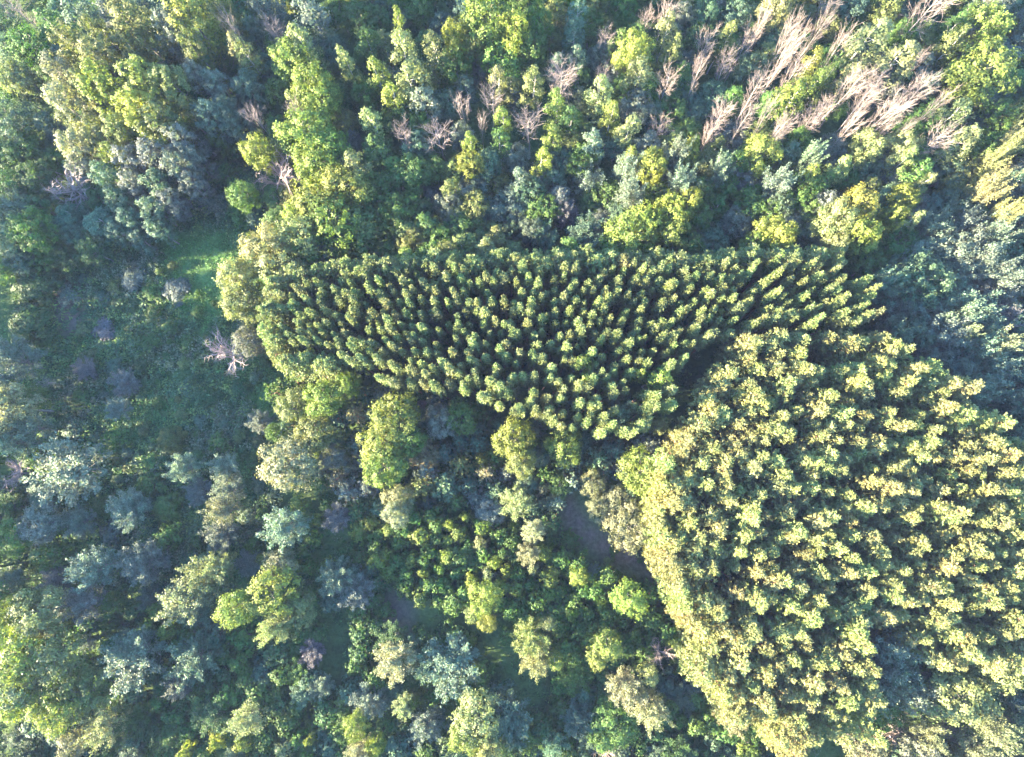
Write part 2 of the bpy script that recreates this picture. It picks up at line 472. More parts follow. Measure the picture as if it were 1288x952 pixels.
P, B, N_, W, S, D_, Y = 'poplar', 'broad', 'narrow', 'feather', 'bush', 'dome', 'youngpine'
tile(0, 0, [
    (300, 180, 150, P, 17, 'olive'), (240, 280, 130, P, 16, 'tan'), (380, 240, 160, P, 17, 'olive'), (250, 400, 140, P, 15, 'tan'),
    (410, 340, 170, P, 17, 'yellow', 'the largest yellow poplar', 'large fluffy yellow-green poplar, broadest sunlit crown of the upper-left clump'),
    (330, 330, 120, P, 15, 'olive'), (530, 110, 190, P, 17, 'olive', 'the ragged olive poplar', 'ragged olive poplar crown with a bright knob, near the top edge above the poplar clump'),
    (640, 130, 140, P, 16, 'grey'), (720, 80, 180, P, 18, 'yellow'), (740, 190, 110, P, 16, 'olive'),
    (510, 220, 110, P, 15, 'olive'), (560, 300, 170, P, 17, 'yellow'), (650, 330, 150, P, 16, 'olive'), (520, 430, 170, P, 16, 'yellow'),
    (610, 480, 170, P, 15, 'olive'), (470, 500, 120, P, 14, 'olive'), (380, 500, 110, P, 13, 'olive'), (300, 540, 130, P, 13, 'tan'),
    (430, 590, 100, P, 12, 'yellow'), (300, 620, 110, P, 10, 'grey'), (400, 660, 110, P, 11, 'bgreen'), (500, 610, 120, P, 12, 'grey'),
    (600, 590, 130, P, 13, 'grey'), (690, 520, 120, P, 13, 'grey'), (450, 750, 100, P, 10, 'bgreen'), (520, 690, 110, P, 11, 'grey'),
    (600, 690, 120, P, 11, 'bgreen'), (670, 630, 110, P, 12, 'grey'), (500, 820, 100, P, 9, 'bgreen'), (570, 780, 110, P, 10, 'bgreen'),
    (640, 750, 100, P, 10, 'grey'), (440, 860, 95, P, 8, 'bgreen'), (520, 895, 85, P, 7, 'bgreen'), (600, 865, 90, P, 8, 'bgreen'),
    (720, 700, 100, P, 10, 'grey'), (740, 600, 100, P, 11, 'grey'), (780, 440, 130, P, 13, 'bgreen'), (830, 330, 120, P, 13, 'grey'),
    (860, 430, 120, P, 12, 'bgreen'), (940, 330, 120, P, 12, 'bgreen'), (900, 480, 100, P, 10, 'bgreen'), (740, 310, 110, P, 14, 'grey'),
    (840, 50, 100, P, 17, 'olive'), (890, 160, 100, N_, 15, 'brown'), (930, 210, 100, N_, 15, 'olive'), (1010, 60, 140, W, 15, 'grey'),
    (1150, 60, 150, N_, 16, 'grey'), (1080, 230, 140, B, 15, 'lime'), (1150, 160, 120, N_, 16, 'pale'),
    (1180, 330, 170, B, 15, 'lime'), (1210, 390, 120, B, 14, 'yellow'), (1100, 380, 70, N_, 13, 'pale'),
    (970, 450, 90, 'dead', 12, 'deadpink'), (1110, 430, 80, 'dead', 13, 'deadpink'),
    (1035, 650, 190, 'snag', 14, 'deadgrey', 'the forked bare tree', 'big forked leafless pale tree standing against the lime-green trees above the clearing'),
    (260, 700, 190, 'snag', 11, 'deadgrey', 'the shaded bare tree', 'pale leafless tree in blue shade at the foot of the poplar clump'),
    (1040, 150, 100, 'dead', 13, 'deadgrey'), (880, 110, 80, 'dead', 15, 'deadpink'), (90, 50, 110, 'dead', 11, 'deadgrey'),
    (1150, 520, 190, B, 15, 'lime', 'the bright lime tree', 'bright lime-green spreading tree right behind the big forked leafless tree'),
    (985, 570, 120, B, 13, 'yellow'), (1190, 640, 170, B, 14, 'lime'), (1240, 560, 140, B, 14, 'lime'),
    (1200, 750, 180, B, 14, 'yellow'), (1120, 800, 110, B, 12, 'lime'), (1010, 930, 160, B, 14, 'pale', 'the pale clearing tree', 'pale green full-crowned tree leaning over the clearing at the pine block corner'),
    (1240, 830, 190, B, 14, 'lime'), (1130, 890, 150, B, 14, 'pale'),
    (130, 170, 150, B, 11, 'green'), (40, 190, 130, B, 10, 'bgreen'), (200, 90, 120, N_, 12, 'green'), (300, 50, 130, N_, 13, 'bgreen'),
    (60, 270, 120, B, 13, 'tan'), (120, 320, 110, W, 12, 'olive'), (40, 350, 110, B, 9, 'dark'), (50, 470, 150, B, 11, 'bgreen'),
    (110, 560, 110, B, 9, 'green'), (40, 580, 130, B, 9, 'dark'), (130, 670, 130, B, 9, 'dark'), (40, 700, 120, B, 10, 'dark'),
    (70, 780, 130, B, 10, 'bgreen'), (120, 860, 140, B, 12, 'green', 'the yellow-tipped green tree', 'mid-green lumpy tree at the left edge with a yellow sunlit top'),
    (40, 890, 130, B, 9, 'bgreen'), (430, 50, 120, N_, 12, 'grey'), (390, 110, 100, P, 14, 'olive'), (460, 10, 70, P, 15, 'olive'),
    (600, 20, 120, N_, 12, 'bgreen'), (830, 650, 140, S, 4, 'green'), (880, 560, 120, S, 5, 'dark'), (900, 800, 110, S, 4, 'green'),
    (970, 820, 110, S, 4, 'bgreen'), (800, 760, 90, S, 3, 'grey'), (950, 890, 40, S, 5, 'yellow')])
tile(430, 0, [
    (560, 70, 180, B, 18, 'lime', 'the tall lime crown', 'tall lime-green tree rising above its neighbours at the top edge'),
    (650, 130, 120, B, 17, 'yellow'), (735, 100, 110, B, 15, 'green'), (450, 150, 110, B, 15, 'yellow'), (500, 180, 90, B, 14, 'olive'),
    (600, 220, 160, B, 13, 'green'), (710, 200, 120, B, 13, 'green'), (240, 190, 120, N_, 16, 'pale'), (225, 110, 70, N_, 16, 'yellow'),
    (100, 150, 110, N_, 13, 'green'), (130, 280, 100, N_, 15, 'lime'), (190, 380, 100, N_, 14, 'yellow'), (95, 370, 100, B, 11, 'green'),
    (270, 300, 150, N_, 15, 'pale'), (310, 380, 130, N_, 13, 'grey'), (360, 210, 120, N_, 16, 'olive'), (430, 250, 120, B, 13, 'green'),
    (120, 460, 110, N_, 14, 'pale'), (140, 560, 130, N_, 12, 'green'), (20, 230, 80, N_, 15, 'pale'), (870, 60, 90, N_, 15, 'bgreen'),
    (870, 130, 100, N_, 13, 'bgreen'), (880, 220, 90, N_, 11, 'bgreen'), (800, 240, 80, N_, 11, 'bgreen'), (575, 300, 80, N_, 15, 'pale'),
    (705, 305, 90, N_, 15, 'pale'), (605, 445, 75, N_, 14, 'lime'), (590, 530, 90, N_, 12, 'green'), (485, 530, 70, N_, 13, 'lime'),
    (485, 610, 90, B, 13, 'yellow'), (800, 400, 90, N_, 14, 'lime'), (850, 450, 100, N_, 12, 'green'), (795, 510, 90, N_, 12, 'lime'),
    (735, 610, 75, N_, 13, 'yellow'), (670, 660, 70, N_, 12, 'silver'), (960, 350, 110, N_, 15, 'pale'), (1010, 430, 80, N_, 14, 'lime'),
    (1070, 490, 90, N_, 14, 'pale'), (950, 540, 90, N_, 13, 'silver'), (1090, 210, 130, B, 15, 'yellow'), (1100, 290, 130, N_, 15, 'pale'),
    (1050, 180, 100, B, 12, 'green'), (1210, 120, 90, N_, 15, 'pale'), (1240, 190, 80, N_, 15, 'olive'), (1075, 585, 60, N_, 13, 'yellow'),
    (1150, 620, 110, B, 13, 'yellow'), (1060, 650, 110, W, 12, 'silver'),
    (1090, 740, 110, W, 13, 'silver', 'the whitish tree', 'whitish silver-leaved round tree just above the lime tree at the pine block'),
    (1250, 600, 110, W, 13, 'silver'), (1270, 700, 120, W, 13, 'silver', 'the silver puff tree', 'silver-green puffy tree, the second whitish crown above the pine block'),
    (920, 690, 110, W, 9, 'grey'), (270, 670, 140, B, 12, 'green'), (410, 720, 80, N_, 12, 'olive'), (210, 800, 140, B, 11, 'green'),
    (330, 840, 100, N_, 11, 'green'), (60, 620, 120, N_, 14, 'pale'), (20, 730, 170, B, 14, 'lime'), (70, 850, 170, B, 11, 'olive'),
    (450, 840, 130, B, 9, 'green'), (540, 810, 90, W, 8, 'bgreen'), (750, 780, 120, B, 9, 'green'), (840, 800, 90, W, 8, 'purple'),
    (640, 860, 90, W, 7, 'bgreen'), (760, 890, 110, W, 8, 'bgreen'), (900, 880, 140, W, 9, 'bgreen'),
    (1120, 820, 120, B, 13, 'yellow'), (1080, 890, 170, B, 13, 'lime', 'the lime tree above the pines', 'bright lime-green rounded tree pressed against the upper edge of the long pine block'),
    (1225, 800, 120, B, 13, 'yellow'), (1240, 880, 110, B, 12, 'lime'), (530, 930, 80, N_, 11, 'pale'),
    (225, 520, 90, 'dead', 13, 'deadgrey', 'the small grey bare tree', 'small pale grey leafless tree, leftmost of those in the upper wood'),
    (370, 520, 150, 'dead', 12, 'deadpink', 'the pink bare tree', 'wide pinkish leafless tree with bushy twigs in the upper wood'),
    (460, 410, 80, 'dead', 13, 'deadpink'), (555, 380, 110, 'dead', 14, 'deadpink'), (515, 480, 50, 'dead', 12, 'deadpink'),
    (700, 470, 130, 'dead', 13, 'deadpink', 'the fan-shaped bare tree', 'fan-shaped leafless tree with pink tips standing alone in the middle of the upper wood'),
    (820, 320, 150, 'dead', 15, 'deadpink', 'the pink-tipped bare tree', 'broad pink-tipped leafless tree among green crowns above the fan-shaped one'),
    (955, 300, 70, 'dead', 15, 'deadpink'), (1200, 60, 110, 'dead', 15, 'deadpink'), (1130, 90, 90, 'dead', 12, 'deadgrey'),
    (1215, 320, 110, 'dead', 14, 'deadpink'), (1190, 490, 110, 'dead', 9, 'deadgrey'), (980, 150, 90, 'dead', 11, 'deadgrey')])
tile(860, 0, [
    (340, 20, 130, B, 15, 'pale', 'the topmost pale tree', 'pale green round tree cut by the top edge above the leafless stand'),
    (690, 150, 140, N_, 16, 'pale', 'the pale yellow tree', 'pale yellow-green tree rising among leafless pink trees near the upper right'),
    (480, 240, 80, N_, 15, 'yellow'), (790, 240, 140, N_, 16, 'pale'), (400, 370, 130, N_, 14, 'lime'), (610, 290, 90, N_, 15, 'pale'),
    (460, 320, 90, N_, 15, 'lime'), (530, 295, 60, N_, 14, 'olive'), (1120, 120, 150, B, 15, 'lime'),
    (1100, 280, 220, B, 16, 'lime', 'the big lime corner tree', 'largest lime-green tree near the upper right corner'),
    (1000, 100, 80, N_, 13, 'green'), (1000, 170, 90, N_, 15, 'olive'), (1140, 30, 130, W, 13, 'grey'), (1000, 450, 110, N_, 14, 'pale'),
    (1040, 530, 110, N_, 14, 'pale'), (690, 565, 110, B, 13, 'pale'), (800, 560, 110, B, 13, 'pale'), (820, 610, 80, N_, 13, 'pale'),
    (265, 580, 130, B, 13, 'yellow'), (130, 660, 90, W, 13, 'silver'), (340, 710, 120, W, 13, 'silver'), (440, 600, 90, W, 13, 'silver'),
    (470, 660, 70, N_, 13, 'yellow'), (590, 620, 80, N_, 13, 'pale'), (20, 580, 80, B, 12, 'yellow'), (20, 770, 90, B, 13, 'yellow'),
    (350, 885, 120, B, 12, 'yellow'), (285, 860, 60, N_, 12, 'yellow'), (300, 800, 90, B, 10, 'green'),
    (550, 830, 130, B, 14, 'pale'), (640, 790, 130, B, 14, 'yellow', 'the yellow clump tree', 'yellow-green lumpy tree, tallest of the bright clump above the pine block right end'),
    (660, 880, 120, B, 14, 'yellow'), (800, 745, 100, B, 13, 'yellow'), (760, 820, 80, B, 13, 'yellow'), (840, 830, 70, N_, 13, 'pale'),
    (560, 930, 80, B, 13, 'pale'), (790, 900, 150, B, 9, 'green'), (1190, 540, 90, W, 15, 'pale'), (1150, 610, 80, W, 14, 'pale'),
    (1120, 740, 110, W, 15, 'pale'), (1195, 800, 90, W, 15, 'pale'), (900, 690, 60, N_, 12, 'pale'), (60, 150, 110, B, 10, 'dark'),
    (80, 60, 110, B, 10, 'bgreen'), (150, 130, 80, N_, 13, 'olive'), (200, 60, 120, B, 10, 'bgreen'), (620, 30, 110, B, 11, 'bgreen'),
    (740, 30, 110, B, 13, 'olive'), (280, 130, 60, 'dead', 16, 'deadpink'), (395, 130, 80, 'dead', 16, 'deadpink'), (480, 135, 75, 'dead', 17, 'deadpink'),
    (375, 190, 75, 'dead', 16, 'deadpink'), (590, 170, 90, 'dead', 16, 'deadpink'), (50, 290, 70, 'dead', 15, 'deadpink'),
    (270, 330, 110, 'dead', 16, 'deadpink'), (340, 260, 65, 'dead', 16, 'deadpink'), (390, 290, 90, 'dead', 16, 'deadpink'),
    (230, 440, 90, 'dead', 15, 'deadpink'), (310, 450, 65, 'dead', 15, 'deadpink'), (360, 480, 85, 'dead', 15, 'deadpink'),
    (330, 540, 65, 'dead', 14, 'deadpink'), (600, 340, 110, 'dead', 16, 'deadpink'), (690, 370, 110, 'dead', 17, 'deadpink'),
    (665, 420, 90, 'dead', 16, 'deadpink'), (620, 480, 75, 'dead', 15, 'deadpink'),
    (740, 420, 120, 'dead', 16, 'deadpink', 'the densest pink tree', 'dense pink-twigged leafless tree at the heart of the leafless stand'),
    (840, 370, 110, 'dead', 16, 'deadpink'), (520, 440, 80, 'dead', 13, 'deadpink'), (470, 460, 110, 'dead', 11, 'deadgrey'),
    (130, 450, 110, 'dead', 13, 'deadgrey'), (930, 400, 60, 'dead', 15, 'deadpink'), (800, 490, 45, 'dead', 14, 'deadpink'),
    (745, 500, 45, 'dead', 14, 'deadpink'),
    (910, 40, 150, 'dead', 17, 'deadpink', 'the big pink bare tree', 'biggest pink leafless tree, leaning out near the top right edge'),
    (850, 250, 45, 'dead', 15, 'deadpink'), (150, 260, 100, 'dead', 12, 'deadgrey'), (220, 170, 90, 'dead', 12, 'deadgrey'),
    (520, 20, 100, 'dead', 12, 'deadgrey'), (70, 190, 110, 'dead', 12, 'deadgrey'), (90, 520, 80, 'dead', 11, 'deadgrey'),
    (930, 530, 130, 'dead', 14, 'deadpink')])
tile(860, 320, [
    (880, 100, 170, B, 13, 'bgreen', 'the blue-green valley tree', 'rounded blue-green tree in the shaded right hollow with a sunlit tip'),
    (1050, 60, 150, W, 12, 'silver'), (1170, 80, 110, W, 13, 'silver'), (1030, 210, 170, W, 12, 'silver'), (780, 80, 130, W, 10, 'bgreen'),
    (800, 200, 150, W, 9, 'grey'), (690, 40, 130, B, 9, 'green'), (960, 310, 160, W, 12, 'silver'), (790, 300, 120, W, 11, 'silver'),
    (1140, 330, 110, W, 13, 'tan', 'the fawn edge tree', 'fawn-tipped tree on the right edge above the right-hand pine stand'),
    (1000, 300, 60, W, 13, 'tan'), (1150, 420, 150, W, 12, 'silver'), (990, 430, 120, W, 11, 'silver'), (1070, 500, 150, W, 11, 'silver'),
    (1180, 240, 100, W, 10, 'purple'), (900, 390, 100, W, 10, 'grey')])
tile(0, 320, [
    (135, 105, 185, D_, 5, 'dark', 'the upper domed bush', 'upper of two dark green domed bushes at the left edge of the clearing'),
    (120, 270, 190, D_, 5, 'dark', 'the lower domed bush', 'lower of two dark green domed bushes at the left edge of the clearing'),
    (50, 400, 160, W, 11, 'silver'), (30, 560, 170, B, 14, 'tan'), (110, 650, 130, W, 11, 'grey'), (40, 700, 130, W, 12, 'silver'),
    (280, 800, 240, W, 10, 'silver', 'the big silver clearing tree', 'big feathery silver tree with a sunlit left tip standing alone in the left clearing'),
    (866, 365, 180, 'snag', 8, 'deadgrey', 'the lone bleached tree', 'lone bleached leafless tree in the clearing beside the left end of the pines'),
    (930, 330, 110, B, 8, 'grey'), (970, 620, 90, W, 4, 'silver'),
    (640, 690, 110, D_, 3.5, 'olive', 'the olive dome', 'small olive domed bush alone in the middle of the left clearing'),
    (440, 580, 90, W, 5, 'silver'), (470, 480, 110, W, 3.5, 'grey'), (690, 800, 110, W, 8, 'silver'), (560, 870, 110, S, 3.5, 'green'),
    (850, 800, 110, W, 6, 'grey'),
    (1080, 780, 185, B, 11, 'tan', 'the sunlit fawn tree', 'fawn-green round tree sunlit on its left, standing apart below the pine block corner'),
    (1175, 670, 130, B, 10, 'olive'), (1100, 570, 120, B, 9, 'olive'), (1210, 530, 130, B, 12, 'lime'), (920, 180, 130, B, 12, 'pale'), (900, 90, 140, B, 13, 'pale'),
    (1060, 50, 170, B, 13, 'pale'), (310, 285, 60, S, 2, 'pale'), (580, 215, 80, S, 2.5, 'green'), (820, 700, 90, S, 2.5, 'green'),
    (180, 475, 70, 'dead', 4, 'deadgrey'), (320, 430, 90, W, 2.5, 'purple'), (60, 820, 120, 'snag', 6, 'deadgrey'), (860, 880, 110, W, 7, 'silver'),
    (480, 940, 130, W, 6, 'silver'), (240, 930, 120, S, 3, 'green'), (430, 120, 70, S, 2, 'olive'), (560, 330, 110, S, 2.2, 'green'),
    (390, 280, 110, S, 1.5, 'purple'), (250, 150, 100, S, 1.5, 'grey'), (700, 330, 80, S, 1.8, 'green'), (770, 530, 110, S, 2, 'dark'),
    (700, 500, 70, S, 1.8, 'bgreen'), (900, 500, 80, S, 2, 'dark'), (330, 390, 90, S, 2, 'olive'), (660, 130, 130, S, 2, 'grey'),
    (500, 90, 120, S, 2, 'grey'), (560, 140, 90, S, 1.8, 'green'), (430, 420, 80, S, 1.6, 'bgreen'), (300, 540, 110, S, 2, 'green'),
    (270, 660, 100, S, 2.2, 'bgreen'), (420, 690, 100, S, 2, 'green'), (560, 780, 90, S, 2, 'green'), (980, 130, 90, S, 3, 'green')])
tile(430, 320, [
    (210, 600, 150, B, 13, 'lime', 'the big lime tree', 'big lime-green tree of several billowing crowns under the pine block'), (150, 700, 150, B, 12, 'lime'), (160, 800, 140, B, 12, 'lime'), (240, 690, 110, B, 11, 'green'),
    (440, 600, 120, B, 9, 'green'), (370, 630, 110, B, 9, 'grey'), (640, 690, 130, B, 12, 'yellow', 'the upright yellow tree', 'upright yellow-green tree in front of the middle of the pine block lower edge'),
    (670, 780, 100, B, 11, 'olive'), (820, 720, 120, B, 10, 'lime'), (540, 820, 70, Y, 7, 'tan'), (440, 790, 80, Y, 7, 'olive'),
    (520, 765, 55, Y, 7.5, 'yellow'), (515, 715, 75, Y, 6, 'bgreen'), (510, 660, 70, Y, 6, 'bgreen'), (440, 705, 70, Y, 6, 'bgreen'),
    (310, 800, 85, Y, 7, 'grey'), (310, 870, 90, Y, 7, 'olive'), (390, 865, 110, Y, 7, 'bgreen'), (390, 740, 75, Y, 6, 'bgreen'),
    (50, 600, 70, Y, 8, 'tan'), (125, 595, 65, Y, 8, 'tan'), (80, 520, 80, Y, 6, 'bgreen'), (150, 525, 80, Y, 6, 'grey'),
    (310, 740, 95, B, 7, 'brown'), (905, 420, 90, N_, 15, 'lime'), (900, 470, 70, N_, 14, 'lime'), (1175, 455, 100, N_, 15, 'lime'), (1105, 440, 50, N_, 15, 'yellow'),
    (1030, 600, 100, W, 12, 'silver'), (1190, 650, 70, W, 10, 'pale'),
    (1120, 810, 140, B, 11, 'lime', 'the lime tree by the right pines', 'lime-green round tree in the gap between the pine block and the right stand'),
    (750, 870, 70, S, 5, 'tan'), (940, 860, 90, B, 7, 'tan'), (1030, 925, 110, B, 7, 'tan'), (970, 950, 80, B, 7, 'tan'), (650, 920, 120, W, 8, 'pale'),
    (215, 920, 110, B, 8, 'pale'), (30, 470, 90, B, 12, 'lime'), (900, 700, 80, W, 7, 'bgreen'), (720, 660, 70, Y, 6, 'bgreen'), (580, 880, 80, Y, 6, 'bgreen'),
    (860, 780, 80, Y, 7, 'bgreen'), (960, 760, 80, Y, 7, 'bgreen'), (300, 560, 45, S, 3, 'purple')])
tile(430, 632, [
    (1070, 85, 145, B, 9, 'tan', 'the round fawn tree', 'round fawn-yellow tree touching the left edge of the right-hand pine stand'),
    (715, 110, 85, W, 9, 'tan', 'the pale double tree', 'pale fawn tree with two joined crowns beside the dirt track'), (700, 185, 85, W, 8, 'tan'),
    (520, 150, 60, S, 7, 'tan'), (535, 340, 110, B, 8, 'yellow', 'the golden tree', 'small golden-yellow tree on the lower edge of the green thicket'),
    (550, 450, 60, B, 7, 'yellow'), (500, 400, 110, D_, 4.5, 'olive'), (570, 220, 70, S, 6, 'yellow'), (490, 290, 70, S, 6, 'yellow'),
    (620, 245, 60, S, 6, 'yellow'), (550, 265, 60, S, 6.5, 'tan'), (880, 275, 70, N_, 7, 'yellow'), (720, 250, 60, S, 6, 'tan'), (390, 200, 90, S, 6, 'yellow'),
    (370, 240, 70, S, 6, 'yellow'), (310, 260, 60, S, 6, 'yellow'), (260, 215, 70, S, 6, 'lime'), (170, 190, 60, S, 6, 'lime'), (405, 85, 60, S, 6, 'yellow'),
    (465, 50, 45, S, 6, 'yellow'), (215, 30, 90, B, 9, 'tan'), (1080, 370, 130, N_, 11, 'lime'), (990, 540, 110, N_, 12, 'lime'), (960, 590, 80, N_, 11, 'lime'),
    (1060, 680, 125, W, 11, 'tan'), (1140, 770, 115, W, 11, 'tan', 'the feathery fawn tree', 'feathery fawn tree glowing beside the lower corner of the right-hand pine stand'),
    (1190, 560, 90, 'snag', 8, 'deadgrey'), (700, 510, 130, W, 10, 'olive'), (725, 575, 110, W, 9, 'pale'), (800, 590, 60, N_, 9, 'yellow'),
    (1150, 650, 70, N_, 10, 'pale'), (200, 590, 145, W, 9, 'tan', 'the fawn bottom tree', 'round fawn-grey tree below the dark grassy gap near the bottom centre'),
    (400, 610, 200, W, 8, 'silver', 'the wide blue-grey tree', 'wide feathery blue-grey tree right of the fawn one near the bottom centre'),
    (320, 600, 120, W, 7, 'bgreen'), (500, 800, 150, B, 11, 'pale', 'the bottom pale tree', 'tall pale lime tree at the bottom centre, sunlit on its left'),
    (470, 860, 110, B, 10, 'lime'), (630, 800, 150, W, 8, 'bgreen'), (530, 915, 110, W, 11, 'pale'), (230, 760, 80, W, 8, 'tan'), (280, 740, 60, S, 7, 'lime'),
    (320, 830, 110, W, 8, 'silver'), (60, 830, 80, B, 9, 'lime'), (125, 905, 65, B, 9, 'yellow'), (80, 920, 90, W, 9, 'tan'), (100, 740, 120, W, 6, 'grey'),
    (130, 655, 110, S, 4.5, 'green'), (50, 610, 80, S, 4, 'green'), (880, 800, 110, W, 6, 'bgreen'), (1010, 840, 150, B, 7, 'green'), (820, 690, 100, S, 3, 'green'),
    (50, 330, 125, W, 7, 'silver'), (70, 490, 90, S, 4, 'dark'), (770, 460, 50, N_, 9, 'pale'), (990, 940, 90, 'snag', 5, 'deadgrey'), (490, 510, 50, S, 4, 'lime'),
    (945, 245, 45, W, 4, 'silver'), (1000, 225, 50, S, 2.5, 'olive')])
tile(0, 632, [
    (1065, 85, 150, W, 10, 'silver', 'the round silver tree', 'round silver-green tree just above the small yellow one, left of the thicket'),
    (1040, 225, 105, B, 9, 'tan'), (1010, 330, 160, B, 11, 'yellow', 'the bright yellow tree', 'bright yellow-green spreading tree, the yellowest wide crown left of the thicket'),
    (890, 400, 120, B, 11, 'yellow'), (1030, 470, 105, W, 10, 'pale'), (1100, 400, 130, B, 8, 'olive'), (780, 280, 160, W, 10, 'pale'),
    (690, 370, 160, W, 10, 'tan', 'the feathery tan tree', 'feathery tan tree below the pale one, left of the yellow tree'), (830, 240, 100, W, 10, 'pale'),
    (600, 400, 90, S, 6, 'lime'), (640, 475, 90, S, 6, 'lime'), (830, 35, 100, W, 10, 'tan'), (830, 120, 120, W, 7, 'grey'),
    (360, 245, 150, W, 10, 'silver'), (540, 220, 150, W, 8, 'silver'), (330, 370, 130, W, 8, 'grey'), (510, 400, 100, S, 4, 'dark'),
    (490, 590, 200, W, 10, 'silver', 'the two-tone silver tree', 'large feathery silver tree, cream on its sunlit left and blue on its right'),
    (730, 590, 170, W, 8, 'bgreen'), (670, 690, 90, W, 7, 'grey'), (150, 410, 150, B, 13, 'pale'), (60, 420, 100, B, 13, 'lime'),
    (70, 560, 210, B, 14, 'lime', 'the huge lime tree', 'huge lime-green tree on the left edge near the bottom left corner'), (190, 560, 180, B, 12, 'olive'),
    (60, 670, 150, B, 12, 'tan'), (60, 750, 120, B, 11, 'yellow'), (220, 770, 140, B, 11, 'yellow'), (310, 710, 150, B, 9, 'olive'),
    (400, 830, 130, W, 9, 'pale'), (280, 910, 90, B, 8, 'tan'),
    (935, 800, 110, W, 9, 'tan', 'the pinkish column tree', 'fawn-pink narrow tree rising from dark green bushes near the bottom edge'), (920, 890, 80, S, 6, 'yellow'), (820, 890, 70, S, 6, 'yellow'),
    (1070, 920, 80, S, 6, 'tan'), (1170, 880, 45, S, 6, 'yellow'), (700, 920, 60, S, 6, 'yellow'), (1265, 280, 130, W, 8, 'silver'),
    (1265, 60, 100, W, 4, 'purple'), (150, 80, 140, B, 7, 'grey'), (490, 40, 130, W, 6, 'silver'),
    (630, 15, 110, D_, 3.5, 'green', 'the bright round bush', 'neat bright green round bush among silver shrubs left of centre'), (300, 70, 120, W, 5, 'grey'),
    (50, 130, 120, B, 7, 'green'), (1140, 710, 90, W, 5, 'bgreen'), (1210, 690, 80, W, 5, 'silver'), (920, 510, 130, S, 4, 'green'), (860, 720, 120, S, 4.5, 'green'),
    (750, 720, 110, S, 4.5, 'green'), (210, 290, 90, W, 5, 'purple'), (330, 520, 70, W, 4, 'silver'), (1170, 560, 90, W, 4, 'purple')])
tile(860, 632, [
    (1020, 720, 180, B, 14, 'pale', 'the last pale tree', 'pale lime rounded tree in the lower right corner beyond the leafless tangle'), (1140, 640, 120, B, 14, 'pale'),
    (1140, 820, 110, W, 14, 'tan'), (900, 870, 110, W, 11, 'tan'), (1060, 920, 130, W, 11, 'tan'),
    (770, 870, 130, 'snag', 6, 'deadgrey'), (1000, 830, 120, 'snag', 8, 'deadgrey'), (790, 730, 150, 'snag', 7, 'deadgrey'), (730, 550, 160, W, 13, 'silver'),
    (830, 680, 140, W, 12, 'grey'), (740, 660, 120, W, 12, 'silver'), (690, 610, 110, W, 12, 'grey'), (780, 610, 110, W, 12, 'bgreen'), (660, 720, 110, W, 11, 'silver'), (750, 770, 120, B, 9, 'green'), (180, 780, 110, W, 9, 'tan'), (330, 830, 80, S, 6, 'lime'), (240, 920, 100, S, 5, 'lime')])


# ----------------------------------------------------------------- stands of pines and zone filling
def inside(poly, x, y):
    r = False; n = len(poly); j = n - 1
    for i in range(n):
        xi, yi = poly[i]; xj, yj = poly[j]
        if (yi > y) != (yj > y) and x < (xj - xi) * (y - yi) / (yj - yi) + xi:
            r = not r
        j = i
    return r


def edge_dist(poly, x, y):
    best = (1e9, 0)
    for i in range(len(poly)):
        ax, ay = poly[i]; bx, by = poly[(i + 1) % len(poly)]
        t = max(0, min(1, ((x - ax) * (bx - ax) + (y - ay) * (by - ay)) / ((bx - ax) ** 2 + (by - ay) ** 2)))
        d = math.hypot(x - ax - t * (bx - ax), y - ay - t * (by - ay))
        if d < best[0]:
            best = (d, i)
    return best


POLY_A = [(345, 350), (420, 335), (560, 328), (700, 324), (870, 324), (1000, 320), (1056, 326), (1096, 364), (1112, 408), (1015, 408), (932, 412), (876, 440),
          (850, 492), (838, 540), (765, 548), (700, 536), (620, 512), (540, 488), (462, 466), (415, 452), (352, 455), (335, 425)]
POLY_B = [(944, 434), (1000, 422), (1080, 430), (1142, 436), (1212, 472), (1285, 532), (1320, 590), (1320, 860), (1262, 842), (1180, 838), (1125, 800), (1105, 785), (1096, 815),
          (1098, 860), (1098, 925), (1050, 945), (1000, 945), (935, 903), (885, 830), (852, 740), (826, 660), (838, 585), (892, 524)]


def stand(poly, h, spacing, kind):
    """planted rows, set out on the ground in metres"""
    zc = h * CF[kind]
    W_ = [unproject(px, py, zc) for px, py in poly]
    xs = [p[0] for p in W_]; ys = [p[1] for p in W_]
    out = []; j = 0
    y = min(ys)
    while y < max(ys):
        x = min(xs) + (spacing / 2 if j % 2 else 0)
        while x < max(xs):
            xx = x + random.gauss(0, spacing * .2); yy = y + random.gauss(0, spacing * .2)
            if inside(W_, xx, yy) and random.random() > .03:
                px, py = project(xx, yy, zc)
                e, i = edge_dist(W_, xx, yy)
                out.append(dict(px=px, py=py, x=xx, y=yy, kind=kind, e=e, side=i))
            x += spacing
        y += spacing * .88; j += 1
    return out


def free(px, py, r, f=0.8):
    for t in TREES:
        if math.hypot(t['px'] - px, t['py'] - py) < f * (r + t['dpx'] / 2):
            return False
    return True


def fill(poly, kinds, dmin, dmax, hmin, hmax, cols, tries=1500, f=0.72, avoid=()):
    xs = [p[0] for p in poly]; ys = [p[1] for p in poly]
    for _ in range(tries):
        px = random.uniform(min(xs), max(xs)); py = random.uniform(min(ys), max(ys))
        if not inside(poly, px, py) or any(inside(a, px, py) for a in avoid) or inside(POLY_A, px, py) or inside(POLY_B, px, py):
            continue
        d = random.uniform(dmin, dmax)
        if free(px, py, d / 2, f):
            add(px, py, d, random.choice(kinds), random.uniform(hmin, hmax), random.choice(cols))


